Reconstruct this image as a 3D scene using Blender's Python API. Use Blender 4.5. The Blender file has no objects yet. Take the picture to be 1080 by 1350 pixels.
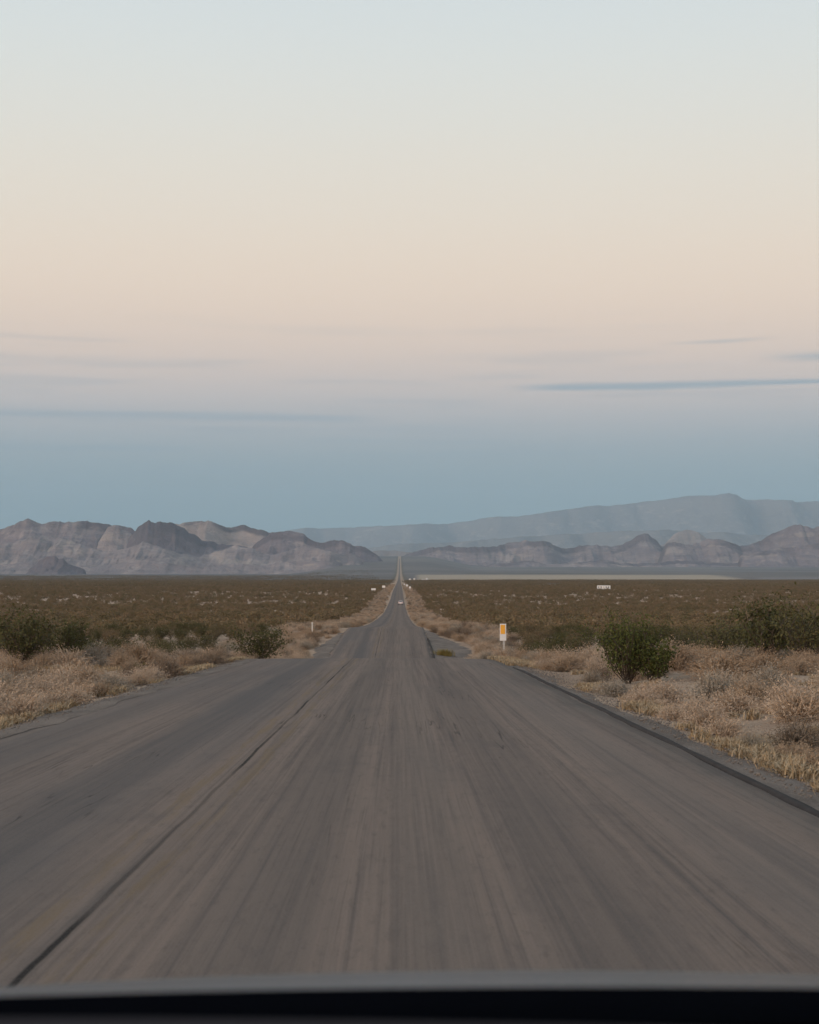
import bpy, math
import numpy as np
from math import radians, pi

S = bpy.context.scene
COL = S.collection

# ------------------------------------------------------------------ camera
F = 2250.0                 # focal length in pixels of the 1080 px wide photograph (50 mm on 24 mm)
VX, HY = 527.0, 760.0      # where +Y and the true horizon fall in the photograph
EYE = 1.4
cam_d = bpy.data.cameras.new('camera')
cam = bpy.data.objects.new('camera', cam_d)
COL.objects.link(cam)
S.camera = cam
cam_d.sensor_fit = 'HORIZONTAL'
cam_d.sensor_width = 24.0
cam_d.lens = 24.0 * F / 1080.0
cam_d.clip_start = 0.05
cam_d.clip_end = 200000.0
cam.location = (0, 0, EYE)
cam.rotation_euler = (pi/2 + math.atan((HY-675)/F), 0, -math.atan((540-VX)/F))
cam_d.dof.use_dof = True
cam_d.dof.focus_distance = 300.0
cam_d.dof.aperture_fstop = 7.1

# ------------------------------------------------------------------ render settings
S.view_settings.view_transform = 'Standard'
S.view_settings.look = 'None'
S.view_settings.exposure = 3.06
S.view_settings.gamma = 1.0
S.view_settings.use_curve_mapping = False
S.render.engine = 'CYCLES'
S.cycles.use_denoising = True
S.cycles.max_bounces = 6
S.cycles.volume_bounces = 1
S.cycles.transparent_max_bounces = 8
S.cycles.use_adaptive_sampling = True

# ------------------------------------------------------------------ sky: dusk, sun just set behind the camera
SUN_EL, SUN_AZ = radians(0.0), pi
world = bpy.data.worlds.new('World')
S.world = world
world.use_nodes = True
wt = world.node_tree
W = wt.nodes
WL = wt.links
bg = W['Background']
sky = W.new('ShaderNodeTexSky')
sky.sky_type = 'NISHITA'
sky.sun_disc = False
sky.sun_elevation = SUN_EL
sky.sun_rotation = SUN_AZ
sky.altitude = 700
sky.dust_density = 0.6
sky.ozone_density = 1.5


def wmath(op, a, b=None, c=None, clamp=False):
    n = W.new('ShaderNodeMath')
    n.operation = op
    n.use_clamp = clamp
    for i, v in enumerate((a, b, c)):
        if v is None:
            continue
        if isinstance(v, (int, float)):
            n.inputs[i].default_value = v
        else:
            WL.new(v, n.inputs[i])
    return n.outputs[0]


def wmix(fac, a, b):
    n = W.new('ShaderNodeMix')
    n.data_type = 'RGBA'
    for i, v in ((0, fac), (6, a), (7, b)):
        if isinstance(v, (int, float)):
            n.inputs[i].default_value = v
        elif isinstance(v, tuple):
            n.inputs[i].default_value = (*v, 1)
        else:
            WL.new(v, n.inputs[i])
    return n.outputs[2]


def wsmooth(v, lo, hi):
    n = W.new('ShaderNodeMapRange')
    n.interpolation_type = 'SMOOTHSTEP'
    WL.new(v, n.inputs[0])
    n.inputs[1].default_value = lo
    n.inputs[2].default_value = hi
    return n.outputs[0]


tc = W.new('ShaderNodeTexCoord')
sx = W.new('ShaderNodeSeparateXYZ')
WL.new(tc.outputs['Generated'], sx.inputs[0])
el = wmath('MULTIPLY', wmath('ARCSINE', sx.outputs[2]), 180/pi)
az = wmath('MULTIPLY', wmath('ARCTAN2', sx.outputs[0], sx.outputs[1]), 180/pi)
# the earth's shadow and the pink belt above it (light scattered more than once, which the sky model leaves out)
ramp = W.new('ShaderNodeValToRGB')
ramp.color_ramp.interpolation = 'B_SPLINE'
BELT = [(0.0, (.205, .352, .388)), (1.8, (.222, .362, .394)), (3.2, (.285, .398, .425)), (4.6, (.435, .465, .480)),
        (6.0, (.680, .590, .550)), (7.6, (.900, .690, .550)), (9.6, (.985, .770, .590)), (12., (.915, .795, .655)),
        (15., (.835, .800, .715)), (19., (.715, .785, .800)), (26., (.63, .67, .69)), (40., (.55, .60, .65))]
cr = ramp.color_ramp.elements
while len(cr) < len(BELT):
    cr.new(0.5)
for e, (deg, c) in zip(cr, BELT):
    e.position = deg/40.0
    e.color = (*c, 1)
WL.new(wmath('DIVIDE', el, 40.0, clamp=True), ramp.inputs[0])
# thin flat streaks of cloud low over the horizon
cmb = W.new('ShaderNodeCombineXYZ')
WL.new(wmath('MULTIPLY', az, 0.11), cmb.inputs[0])
WL.new(wmath('MULTIPLY', el, 1.9), cmb.inputs[1])
nz = W.new('ShaderNodeTexNoise')
nz.inputs['Scale'].default_value = 1.0
nz.inputs['Detail'].default_value = 5.0
nz.inputs['Roughness'].default_value = 0.55
WL.new(cmb.outputs[0], nz.inputs['Vector'])
streak = wmath('MULTIPLY', wsmooth(nz.outputs[0], 0.50, 0.68), wmath('MULTIPLY', wsmooth(el, 2.2, 4.2), wsmooth(el, 9.5, 6.5)))
wob = wmath('MULTIPLY', wmath('SUBTRACT', nz.outputs[0], 0.5), 0.42)


def band(e0, a0, a1, half, amount, tilt=0.0):
    line = wmath('ADD', wmath('ADD', wmath('SUBTRACT', el, e0), wob), wmath('MULTIPLY', wmath('SUBTRACT', az, a0), tilt))
    v = wsmooth(wmath('ABSOLUTE', line), half, 0.0)
    h = wmath('MULTIPLY', wsmooth(az, a0, a0+2.5), wsmooth(az, a1, a1-2.5))
    return wmath('MULTIPLY', wmath('MULTIPLY', v, h), amount)


clouds = wmath('MULTIPLY', streak, 0.22)
for b in ((6.28, 3.2, 24, .15, .75, -.008), (7.68, 8.2, 13.2, .10, .34, -.02), (7.15, 11.5, 22, .22, .55, 0), (5.45, -20, 0.0, .24, .50, .01),
          (4.25, -17, -6.0, .14, .50, 0), (4.5, -4.2, 5, .12, .26, 0), (4.15, 1, 9, .14, .22, 0), (5.9, -3, 4, .12, .2, .01), (8.0, -20, -8.0, .14, .18, .02), (6.15, -14, -10.5, .13, .25, 0)):
    clouds = wmath('MAXIMUM', clouds, band(*b))
belt = wmix(clouds, ramp.outputs[0], (.285, .385, .455))
scaled = W.new('ShaderNodeVectorMath')
scaled.operation = 'SCALE'
WL.new(sky.outputs[0], scaled.inputs[0])
scaled.inputs['Scale'].default_value = 0.9
# the sky model for the high sky and for the afterglow behind the camera, the belt opposite the sun
glow = wmath('MULTIPLY', wsmooth(sx.outputs[1], 0.1, -0.7), wsmooth(el, -1.0, 3.0))
high = wmath('MULTIPLY', wsmooth(el, 20.0, 55.0), 0.35)
final = wmix(wmath('MAXIMUM', glow, high), belt, scaled.outputs[0])
WL.new(final, bg.inputs[0])
bg.inputs[1].default_value = 0.125

sun_d = bpy.data.lights.new('sun', 'SUN')
sun_d.energy = 0.24
sun_d.angle = radians(16)
sun_d.color = (1.0, 0.79, 0.64)
sun = bpy.data.objects.new('sun', sun_d)
COL.objects.link(sun)
sun.rotation_euler = (radians(90-16), 0, radians(-48))     # afterglow low behind and to one side of the camera
sun.location = (0, -20, 30)

# ------------------------------------------------------------------ helpers
rng = np.random.default_rng(7)


def tag(o, label=None, cat=None, group=None, kind=None):
    if label:
        o['label'] = label
    if cat:
        o['category'] = cat
    if group:
        o['group'] = group
    if kind:
        o['kind'] = kind
    return o


def mesh(name, v, f, mat=None, smooth=False):
    me = bpy.data.meshes.new(name)
    me.from_pydata([tuple(map(float, p)) for p in v], [], [tuple(map(int, q)) for q in f])
    if mat:
        for m in (mat if isinstance(mat, (list, tuple)) else [mat]):
            me.materials.append(m)
    if smooth:
        me.polygons.foreach_set('use_smooth', [True]*len(me.polygons))
    me.update()
    return me


def obj(name, me, parent=None, loc=(0, 0, 0), link=True):
    o = bpy.data.objects.new(name, me)
    o.location = loc
    if link:
        COL.objects.link(o)
    if parent:
        o.parent = parent
    return o


def grid_faces(nr, nc):
    r, c = np.meshgrid(np.arange(nr-1), np.arange(nc-1), indexing='ij')
    a = (r*nc+c).ravel()
    return np.stack([a, a+1, a+nc+1, a+nc], 1)


def _hash(ix, iy, seed):
    h = (ix.astype(np.int64)*374761393 + iy.astype(np.int64)*668265263 + seed*974634541) & 0xffffffff
    h = ((h ^ (h >> 13))*1274126177) & 0xffffffff
    h = ((h ^ (h >> 16))*2246822519) & 0xffffffff
    return ((h ^ (h >> 15)) & 0xffff)/65535.0


def vnoise(x, y, seed=0):
    x, y = np.broadcast_arrays(np.asarray(x, float), np.asarray(y, float))
    ix, iy = np.floor(x).astype(np.int64), np.floor(y).astype(np.int64)
    fx, fy = x-ix, y-iy
    fx, fy = fx*fx*fx*(fx*(fx*6-15)+10), fy*fy*fy*(fy*(fy*6-15)+10)
    a, b = _hash(ix, iy, seed), _hash(ix+1, iy, seed)
    c, d = _hash(ix, iy+1, seed), _hash(ix+1, iy+1, seed)
    return (a*(1-fx)+b*fx)*(1-fy) + (c*(1-fx)+d*fx)*fy


def fbm(x, y, seed=0, oct=4, gain=0.5):
    s, a, t = 0.0, 1.0, 0.0
    for i in range(oct):
        s = s + a*vnoise(x*2**i+17.3*i, y*2**i-9.1*i, seed+i)
        t += a
        a *= gain
    return s/t


def sstep(a, b, x):
    t = np.clip((x-a)/(b-a), 0, 1)
    return t*t*(3-2*t)


def pchip(xs, ys):
    xs, ys = np.asarray(xs, float), np.asarray(ys, float)
    h, dl = np.diff(xs), np.diff(ys)/np.diff(xs)
    m = np.zeros(len(xs))
    for i in range(1, len(xs)-1):
        if dl[i-1]*dl[i] > 0:
            w1, w2 = 2*h[i]+h[i-1], h[i]+2*h[i-1]
            m[i] = (w1+w2)/(w1/dl[i-1]+w2/dl[i])
    m[0], m[-1] = dl[0], dl[-1]

    def f(x):
        x = np.clip(np.asarray(x, float), xs[0], xs[-1])
        k = np.clip(np.searchsorted(xs, x)-1, 0, len(xs)-2)
        t = (x-xs[k])/h[k]
        return ((2*t**3-3*t**2+1)*ys[k] + (t**3-2*t**2+t)*h[k]*m[k] + (-2*t**3+3*t**2)*ys[k+1] + (t**3-t**2)*h[k]*m[k+1])
    return f


class Nodes:
    """small wrapper for building a procedural material"""
    def __init__(self, name, rough=0.9, spec=0.2):
        self.m = bpy.data.materials.new(name)
        self.m.use_nodes = True
        self.t = self.m.node_tree
        self.b = self.t.nodes['Principled BSDF']
        self.b.inputs['Roughness'].default_value = rough
        self.b.inputs['Specular IOR Level'].default_value = spec

    def n(self, kind):
        return self.t.nodes.new(kind)

    def set(self, sock, v):
        if isinstance(v, (int, float)):
            sock.default_value = v
        elif isinstance(v, tuple):
            sock.default_value = (*v, 1) if len(v) == 3 and len(sock.default_value) == 4 else v
        else:
            self.t.links.new(v, sock)

    def math(self, op, a, b=None, clamp=False):
        n = self.n('ShaderNodeMath')
        n.operation = op
        n.use_clamp = clamp
        self.set(n.inputs[0], a)
        if b is not None:
            self.set(n.inputs[1], b)
        return n.outputs[0]

    def mix(self, fac, a, b, mode='MIX'):
        n = self.n('ShaderNodeMix')
        n.data_type = 'RGBA'
        n.blend_type = mode
        self.set(n.inputs[0], fac)
        self.set(n.inputs[6], a)
        self.set(n.inputs[7], b)
        return n.outputs[2]

    def smooth(self, v, lo, hi, a=0.0, b=1.0):
        n = self.n('ShaderNodeMapRange')
        n.interpolation_type = 'SMOOTHSTEP'
        self.set(n.inputs[0], v)
        for i, q in enumerate((lo, hi, a, b)):
            n.inputs[i+1].default_value = q
        return n.outputs[0]

    def pos(self):
        return self.n('ShaderNodeNewGeometry').outputs['Position']

    def xyz(self, v):
        s = self.n('ShaderNodeSeparateXYZ')
        self.set(s.inputs[0], v)
        return s.outputs

    def noise(self, vec, scale=(1, 1, 1), detail=4.0, rough=0.55, loc=(0, 0, 0)):
        mp = self.n('ShaderNodeMapping')
        self.set(mp.inputs['Vector'], vec)
        mp.inputs['Scale'].default_value = scale
        mp.inputs['Location'].default_value = loc
        n = self.n('ShaderNodeTexNoise')
        n.inputs['Scale'].default_value = 1.0
        n.inputs['Detail'].default_value = detail
        n.inputs['Roughness'].default_value = rough
        self.set(n.inputs['Vector'], mp.outputs[0])
        return n.outputs[0]

    def rand(self):
        return self.n('ShaderNodeObjectInfo').outputs['Random']

    def bump(self, h, strength=0.4, dist=0.02):
        n = self.n('ShaderNodeBump')
        n.inputs['Strength'].default_value = strength
        n.inputs['Distance'].default_value = dist
        self.set(n.inputs['Height'], h)
        self.set(self.b.inputs['Normal'], n.outputs[0])

    def color(self, v):
        self.set(self.b.inputs['Base Color'], v)
        return self.m


def plain(name, c, rough=0.6, spec=0.3, metal=0.0, var=0.12, scale=8.0):
    k = Nodes(name, rough, spec)
    k.b.inputs['Metallic'].default_value = metal
    t = k.n('ShaderNodeTexCoord').outputs['Object']
    f = k.noise(t, (scale,)*3, 5)
    return k.color(k.mix(f, tuple(x*(1-var) for x in c), tuple(min(1, x*(1+var)) for x in c)))


# ------------------------------------------------------------------ lie of the land (depth below the eye against distance)
road_depth = pchip([-4000, -100, 0, 20, 40, 48, 52, 54.5, 58, 64, 72, 80, 88, 96, 100, 111, 125, 138, 144, 152, 170, 200, 235, 273, 340, 436, 606, 800, 930, 1270, 2000, 3100, 4200, 6000, 8000, 10000, 12000, 15000, 20000, 70000],
                   [-80, -.6, 1.4, 1.826, 2.252, 2.422, 2.508, 2.60, 2.83, 3.30, 3.98, 4.50, 4.78, 4.84, 4.80, 4.58, 4.44, 4.24, 4.28, 4.50, 5.00, 5.78, 6.55, 7.25, 8.30, 9.55, 10.45, 10.65, 9.85, 9.2, 9.55, 9.5, 8.6, 0, -17, -55, -107, -175, -230, -400])
plain_depth = pchip([-4000, -100, 0, 20, 40, 52, 64, 80, 100, 125, 150, 200, 273, 436, 606, 800, 930, 1270, 2000, 3100, 4200, 6000, 8000, 10000, 12000, 15000, 20000, 70000],
                    [-80, -.6, 1.4, 1.8, 2.2, 2.5, 2.95, 3.55, 4.1, 4.5, 4.9, 5.9, 7.1, 9.4, 10.3, 10.5, 10.0, 9.4, 9.6, 9.6, 8.8, 0, -17, -55, -107, -175, -230, -400])
left_depth = pchip([-4000, 3100, 4200, 6000, 8000, 10000, 15000, 70000], [0, 9.6, 9.4, 5.5, -2, -14, -40, -120])
right_depth = pchip([-4000, 7000, 8000, 10000, 12000, 15000, 20000, 70000], [0, -8, -17, -33, -52, -84, -130, -400])
edge_l = pchip([-4000, 0, 45, 85, 70000], [-4.66, -4.66, -4.6, -4.3, -4.3])
edge_r = pchip([-4000, 0, 46, 60, 88, 70000], [2.88, 2.88, 2.92, 2.65, 1.98, 1.98])


def road_z(y):
    return EYE - road_depth(y)


def ground_z(x, y, noise=True):
    x, y = np.broadcast_arrays(np.asarray(x, float), np.asarray(y, float))
    el_, er_ = edge_l(y), edge_r(y)
    side = np.maximum(el_-x, x-er_)                 # metres outside the pavement
    pl = plain_depth(y)
    ang = x/np.maximum(np.abs(y), 1.0)
    lf = sstep(-0.03, -0.07, ang)*sstep(3100, 4200, y)
    pl = pl*(1-lf) + left_depth(y)*lf
    rf = sstep(0.012, 0.05, ang)*sstep(7000, 9000, y)
    pl = pl*(1-rf) + right_depth(y)*rf
    w = sstep(2.0, 14.0, side)
    dep = road_depth(y)*(1-w) + pl*w
    z = EYE - dep
    if noise:
        am = sstep(0.6, 4.0, side)
        z = z + am*(0.34*(fbm(x/5.5, y/5.5, 3, 3)-0.5) + 0.16*(fbm(x/1.3, y/1.3, 5, 2)-0.5)) + sstep(20, 120, side)*1.3*(fbm(x/90, y/90, 9, 3)-0.5)
        z = z + sstep(4500, 9000, y)*sstep(100, 900, side)*9*(fbm(x/1500, y/1100, 21, 4)-0.5)
    z = z - 0.05 - 0.13*sstep(0.0, 1.6, side) + 0.20*sstep(1.6, 4.5, side)*sstep(60, 30, y)
    z = z - 0.35*sstep(-0.25, -0.9, side)           # the bed of the road lies under the pavement
    return z


# ------------------------------------------------------------------ materials of the setting
def ground_material():
    k = Nodes('desert_soil', 0.95, 0.1)
    p = k.pos()
    x, y, z = k.xyz(p)
    n1 = k.noise(p, (.35, .35, .35), 6, .6)
    n2 = k.noise(p, (3.2, 3.2, 3.2), 5, .6)
    n3 = k.noise(p, (26, 26, 26), 3, .6)
    c = k.mix(k.smooth(n1, .35, .68), (.305, .212, .148), (.475, .355, .258))
    c = k.mix(k.smooth(n2, .38, .68), c, (.415, .305, .216))
    c = k.mix(k.math('MULTIPLY', k.smooth(n3, .52, .72), .5), c, (.10, .078, .064))
    # far plain: brush too far off to tell apart
    off = k.math('ABSOLUTE', k.math('ADD', x, 1.15))
    far = k.math('MULTIPLY', k.smooth(y, 1100, 2600), k.smooth(off, 8, 15))
    nf = k.noise(p, (.010, .0018, .01), 6, .65)
    cf = k.mix(k.smooth(nf, .36, .66), (.098, .079, .052), (.165, .132, .095))
    c = k.mix(far, c, cf)
    # pale dry lake bed on one side, dark gravel fans beyond
    ns = k.noise(p, (.0012, .0005, .001), 5, .6)
    ang = k.math('DIVIDE', x, k.math('MAXIMUM', y, 1.0))
    nj = k.math('MULTIPLY', k.math('SUBTRACT', ns, .5), 900.0)
    yj = k.math('ADD', y, nj)
    edge = k.math('ADD', ang, k.math('MULTIPLY', k.math('SUBTRACT', yj, 4300.0), .0000075))
    fan = k.mix(k.smooth(ns, .35, .65), (.125, .112, .105), (.185, .162, .148))
    c = k.mix(k.math('MULTIPLY', k.smooth(yj, 4150, 4350), k.smooth(off, 12, 30)), c, fan)
    lake = k.math('MULTIPLY', k.math('MULTIPLY', k.smooth(y, 4180, 4260), k.smooth(yj, 7300, 6800)),
                  k.math('MULTIPLY', k.smooth(ang, .0075, .013), k.smooth(edge, .212, .196)))
    nl = k.noise(p, (.0006, .004, .001), 4, .6)
    c = k.mix(lake, c, k.mix(k.smooth(nl, .4, .62), (.36, .285, .205), (.45, .365, .27)))
    sliver = k.math('MULTIPLY', k.math('MULTIPLY', k.smooth(y, 4600, 4900), k.smooth(y, 5900, 5500)), k.math('MULTIPLY', k.smooth(ang, .206, .213), k.smooth(nl, .40, .52)))
    c = k.mix(k.math('MULTIPLY', sliver, .4), c, (.30, .28, .27))
    h = k.math('ADD', k.math('MULTIPLY', n2, .5), k.math('MULTIPLY', n3, .5))
    k.bump(h, .7, .05)
    return k.color(c)


def asphalt_material():
    k = Nodes('worn_asphalt', 0.9, 0.05)
    p = k.pos()
    x, y, z = k.xyz(p)
    s1 = k.noise(p, (3.0, .035, 0), 4, .6)
    s2 = k.noise(p, (13., .07, 0), 4, .65)
    s3 = k.noise(p, (42., .22, 0), 3, .6)
    big = k.noise(p, (.5, .09, 0), 4, .6)
    agg = k.noise(p, (90, 90, 90), 3, .7)
    wob = k.math('MULTIPLY', k.math('SUBTRACT', k.noise(p, (0, .35, 0), 4, .6), .5), .22)
    xw = k.math('ADD', x, wob)
    c = k.mix(k.smooth(s1, .32, .68), (.154, .126, .110), (.222, .177, .149))
    c = k.mix(k.math('MULTIPLY', k.smooth(s2, .44, .68), .70), c, (.240, .190, .156))
    c = k.mix(k.math('MULTIPLY', k.smooth(s2, .49, .30), .65), c, (.100, .090, .085))
    c = k.mix(k.math('MULTIPLY', k.smooth(s3, .52, .70), .45), c, (.258, .200, .168))
    c = k.mix(k.math('MULTIPLY', k.smooth(s3, .46, .32), .38), c, (.086, .077, .074))
    c = k.mix(k.math('MULTIPLY', k.smooth(big, .48, .70), .40), c, (.116, .107, .103))
    mot = k.noise(p, (16, 2.6, 0), 5, .7)
    c = k.mix(k.math('MULTIPLY', k.smooth(mot, .52, .70), .30), c, (.245, .200, .170))
    c = k.mix(k.math('MULTIPLY', k.smooth(mot, .48, .32), .30), c, (.082, .073, .069))
    blot = k.noise(p, (1.3, .35, 0), 5, .65, (8, 1, 0))
    c = k.mix(k.math('MULTIPLY', k.smooth(blot, .55, .72), .35), c, (.100, .093, .091))
    lane = k.math('MULTIPLY', k.smooth(x, -1.5, -2.1), k.smooth(k.noise(p, (.7, .03, 0), 4, .6, (1, 4, 0)), .35, .6))
    c = k.mix(k.math('MULTIPLY', lane, .55), c, (.126, .121, .121))

    def track(x0, half, fac, colr):
        nonlocal c
        d = k.math('ABSOLUTE', k.math('SUBTRACT', xw, x0))
        c = k.mix(k.math('MULTIPLY', k.smooth(d, half, half*.25), fac), c, colr)
    track(-2.45, .50, .62, (.104, .100, .100))
    track(-3.85, .45, .40, (.124, .116, .111))
    track(-.62, .42, .42, (.114, .102, .094))
    track(.95, .45, .40, (.114, .100, .092))
    track(.18, .34, .30, (.200, .168, .143))
    track(2.1, .5, .30, (.175, .157, .143))
    # worn yellow paint either side of the open centre joint
    wear = k.smooth(k.noise(p, (9, .5, 0), 5, .7), .40, .62)
    for x0 in (-1.30, -1.62):
        d = k.math('ABSOLUTE', k.math('SUBTRACT', xw, x0))
        c = k.mix(k.math('MULTIPLY', k.math('MULTIPLY', k.smooth(d, .075, .04), wear), .50), c, (.21, .150, .082))
    # the joint: a tarred crack that opens and closes
    d = k.math('ABSOLUTE', k.math('SUBTRACT', k.math('ADD', x, k.math('MULTIPLY', wob, .35)), -1.455))
    op = k.smooth(k.noise(p, (0, .16, 0), 3, .6, (0, 3.6, 0)), .45, .60, .42, .95)
    c = k.mix(k.math('MULTIPLY', k.smooth(d, .024, .008), op), c, (.014, .013, .013))
    # short hairline cracks that run with the traffic
    hc = k.noise(p, (7.0, .13, 0), 2, .5, (2.7, 1.3, 0))
    ck = k.math('MULTIPLY', k.smooth(k.math('ABSOLUTE', k.math('SUBTRACT', hc, .5)), .010, .002), k.smooth(k.noise(p, (.6, .16, 0), 3, .6, (5, 2, 0)), .56, .64))
    c = k.mix(k.math('MULTIPLY', ck, .6), c, (.026, .024, .024))
    # dust at the edges
    ed = k.math('MAXIMUM', k.smooth(xw, 2.35, 2.85), k.smooth(xw, -4.1, -4.6))
    c = k.mix(k.math('MULTIPLY', k.math('MULTIPLY', ed, k.smooth(big, .35, .6)), .35), c, (.17, .145, .12))
    c = k.mix(k.math('MULTIPLY', k.smooth(agg, .40, .72), .35), c, (.165, .152, .142))
    c = k.mix(k.math('MULTIPLY', k.smooth(agg, .50, .28), .35), c, (.045, .043, .042))
    c = k.mix(1.0, c, (1.10, 1.06, 1.02), 'MULTIPLY')
    k.bump(k.math('ADD', agg, k.math('MULTIPLY', ck, -2.0)), .5, .006)
    return k.color(c)


def gravel_material(name, a, b):
    k = Nodes(name, .95, .1)
    p = k.pos()
    n1 = k.noise(p, (1.1, .5, 1), 5, .6)
    n2 = k.noise(p, (30, 30, 30), 3, .7)
    c = k.mix(k.smooth(n1, .35, .65), a, b)
    c = k.mix(k.math('MULTIPLY', k.smooth(n2, .5, .7), .5), c, tuple(min(1, q*1.6) for q in b))
    c = k.mix(k.math('MULTIPLY', k.smooth(n2, .48, .30), .5), c, tuple(q*.5 for q in a))
    k.bump(n2, .8, .02)
    return k.color(c)


M_GROUND = ground_material()
M_ASPHALT = asphalt_material()
M_GRAVEL = gravel_material('grey_gravel', (.150, .124, .104), (.225, .185, .154))
M_TAR = plain('black_asphalt_lip', (.055, .050, .048), .9, .05, var=.4, scale=5)

# ------------------------------------------------------------------ ground: one sheet to the far mountains
ys = list(np.arange(-60, 90, .55))
st = .55
while ys[-1] < 64000:
    st *= 1.021
    ys.append(ys[-1]+st)
ys = np.array([-4000, -2000, -1000, -500, -250, -120] + ys)
xin = [-1.15]
d, st = 0.0, .45
while d < 70:
    d += st
    if d > 9:
        st = min(st*1.06, 3)
    xin += [-1.15-d, -1.15+d]
xin = np.array(sorted(xin))
NOUT = 85
t = np.linspace(0, 1, NOUT+1)[1:]
rows = []
for y in ys:
    Wd = 150 + 0.92*abs(y) if y > 0 else 150 + .6*abs(y)
    g = 73*(Wd/73)**(t**.55)
    rows.append(np.concatenate([-g[::-1], xin, g]))
X = np.array(rows)
Y = np.repeat(ys[:, None], X.shape[1], 1)
Z = ground_z(X, Y)
gm = mesh('ground', np.stack([X, Y, Z], -1).reshape(-1, 3), grid_faces(*X.shape), M_GROUND, True)
tag(obj('ground', gm), kind='structure')

# ------------------------------------------------------------------ road
ry = list(np.arange(-40, 160, .4))
st = .4
while ry[-1] < 13200:
    st = min(st*1.03, 30)
    ry.append(ry[-1]+st)
ry = np.array(ry)
NC = 25
u = np.linspace(0, 1, NC)
jl = .09*(fbm(ry/2.6, 0*ry, 31, 3)-.5)*2
jr = .07*(fbm(ry/3.1, 0*ry, 37, 3)-.5)*2
el_, er_ = edge_l(ry)+jl, edge_r(ry)+jr
RX = el_[:, None]*(1-u) + er_[:, None]*u
RZ = road_z(ry)[:, None] - .025*((u-.5)*2)**2 + .012*(fbm(RX/1.4, ry[:, None]/6, 41, 3)-.5)
top = np.stack([RX, np.repeat(ry[:, None], NC, 1), RZ], -1)
sl = top[:, :1] + np.array([-.05, 0, -.22])
sr = top[:, -1:] + np.array([.05, 0, -.22])
allv = np.concatenate([sl, top, sr], 1)
rm = mesh('road', allv.reshape(-1, 3), grid_faces(len(ry), NC+2), M_ASPHALT, True)
tag(obj('road', rm), kind='structure')


def strip(name, y0, y1, xa, xb, mat, lift, step=.5, jit=.15, seed=1, kind='structure'):
    """a sheet laid over the verge between two ragged edges"""
    yy = np.arange(y0, y1, step)
    n = 7
    a = xa(yy) + jit*(fbm(yy/1.3, 0*yy, seed, 4)-.5)*2
    b = xb(yy) + jit*2.2*(fbm(yy/1.6, 0*yy, seed+9, 4)-.5)*2
    uu = np.linspace(0, 1, n)
    xx = a[:, None]*(1-uu)+b[:, None]*uu
    yb = np.repeat(yy[:, None], n, 1)
    zz = ground_z(xx, yb) + lift
    zz[:, -1] -= .05
    return tag(obj(name, mesh(name, np.stack([xx, yb, zz], -1).reshape(-1, 3), grid_faces(len(yy), n), mat, True)), kind=kind)


strip('gravel_shoulder', -30, 62, lambda y: edge_r(y)-.2, lambda y: edge_r(y)+.62+.25*sstep(30, 10, y), M_GRAVEL, .012, seed=51)
strip('gravel_shoulder', -30, 64, lambda y: edge_l(y)+.2, lambda y: edge_l(y)-.45, M_GRAVEL, .03, seed=61)
strip('gravel_pullout', 74, 136, lambda y: edge_r(y)-.02, lambda y: edge_r(y)+.7+1.9*sstep(90, 104, y)*sstep(136, 112, y), M_GRAVEL, .035, seed=71, jit=.25)
strip('gravel_pullout', 74, 132, lambda y: edge_l(y)+.02, lambda y: edge_l(y)-.5-.7*sstep(90, 102, y)*sstep(132, 112, y), M_GRAVEL, .035, seed=77, jit=.25)


def lip(name, y0, y1, xf, seed, label, w=.17, h=.13, drop=.05):
    yy = np.linspace(y0, y1, 40)
    env = sstep(0, .15, (yy-y0)/(y1-y0))*sstep(1, .85, (yy-y0)/(y1-y0))
    xc = xf(yy) + .05*(fbm(yy/1.5, 0*yy, seed)-.5)
    prof = [(-1, -.12), (-.75, .75), (-.3, 1.0), (.35, .95), (.8, .65), (1.05, -.5)]
    zz = road_z(yy)
    v = []
    for i in range(len(yy)):
        for a, b in prof:
            v.append((xc[i]+a*w*.5*(1+.2*np.sin(yy[i]*3)), yy[i], zz[i]-drop+max(b, -1)*h*(.25+.75*env[i])))
    o = obj(name, mesh(name, v, grid_faces(len(yy), len(prof)), M_TAR, True))
    return tag(o, label, 'kerb')


lip('asphalt_kerb', 98, 124, lambda y: edge_r(y)+.06, 81, 'low black asphalt kerb along the road edge before the yellow grass clump', w=.13, h=.10)
# black broken lip where the near pavement ends on the marker side
lip('asphalt_kerb', 9, 47, lambda y: edge_r(y)+.10, 87, 'long dark crumbling pavement lip beside the gravel and dry grass', w=.12, h=.045, drop=.056)

# ------------------------------------------------------------------ mountains


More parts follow.
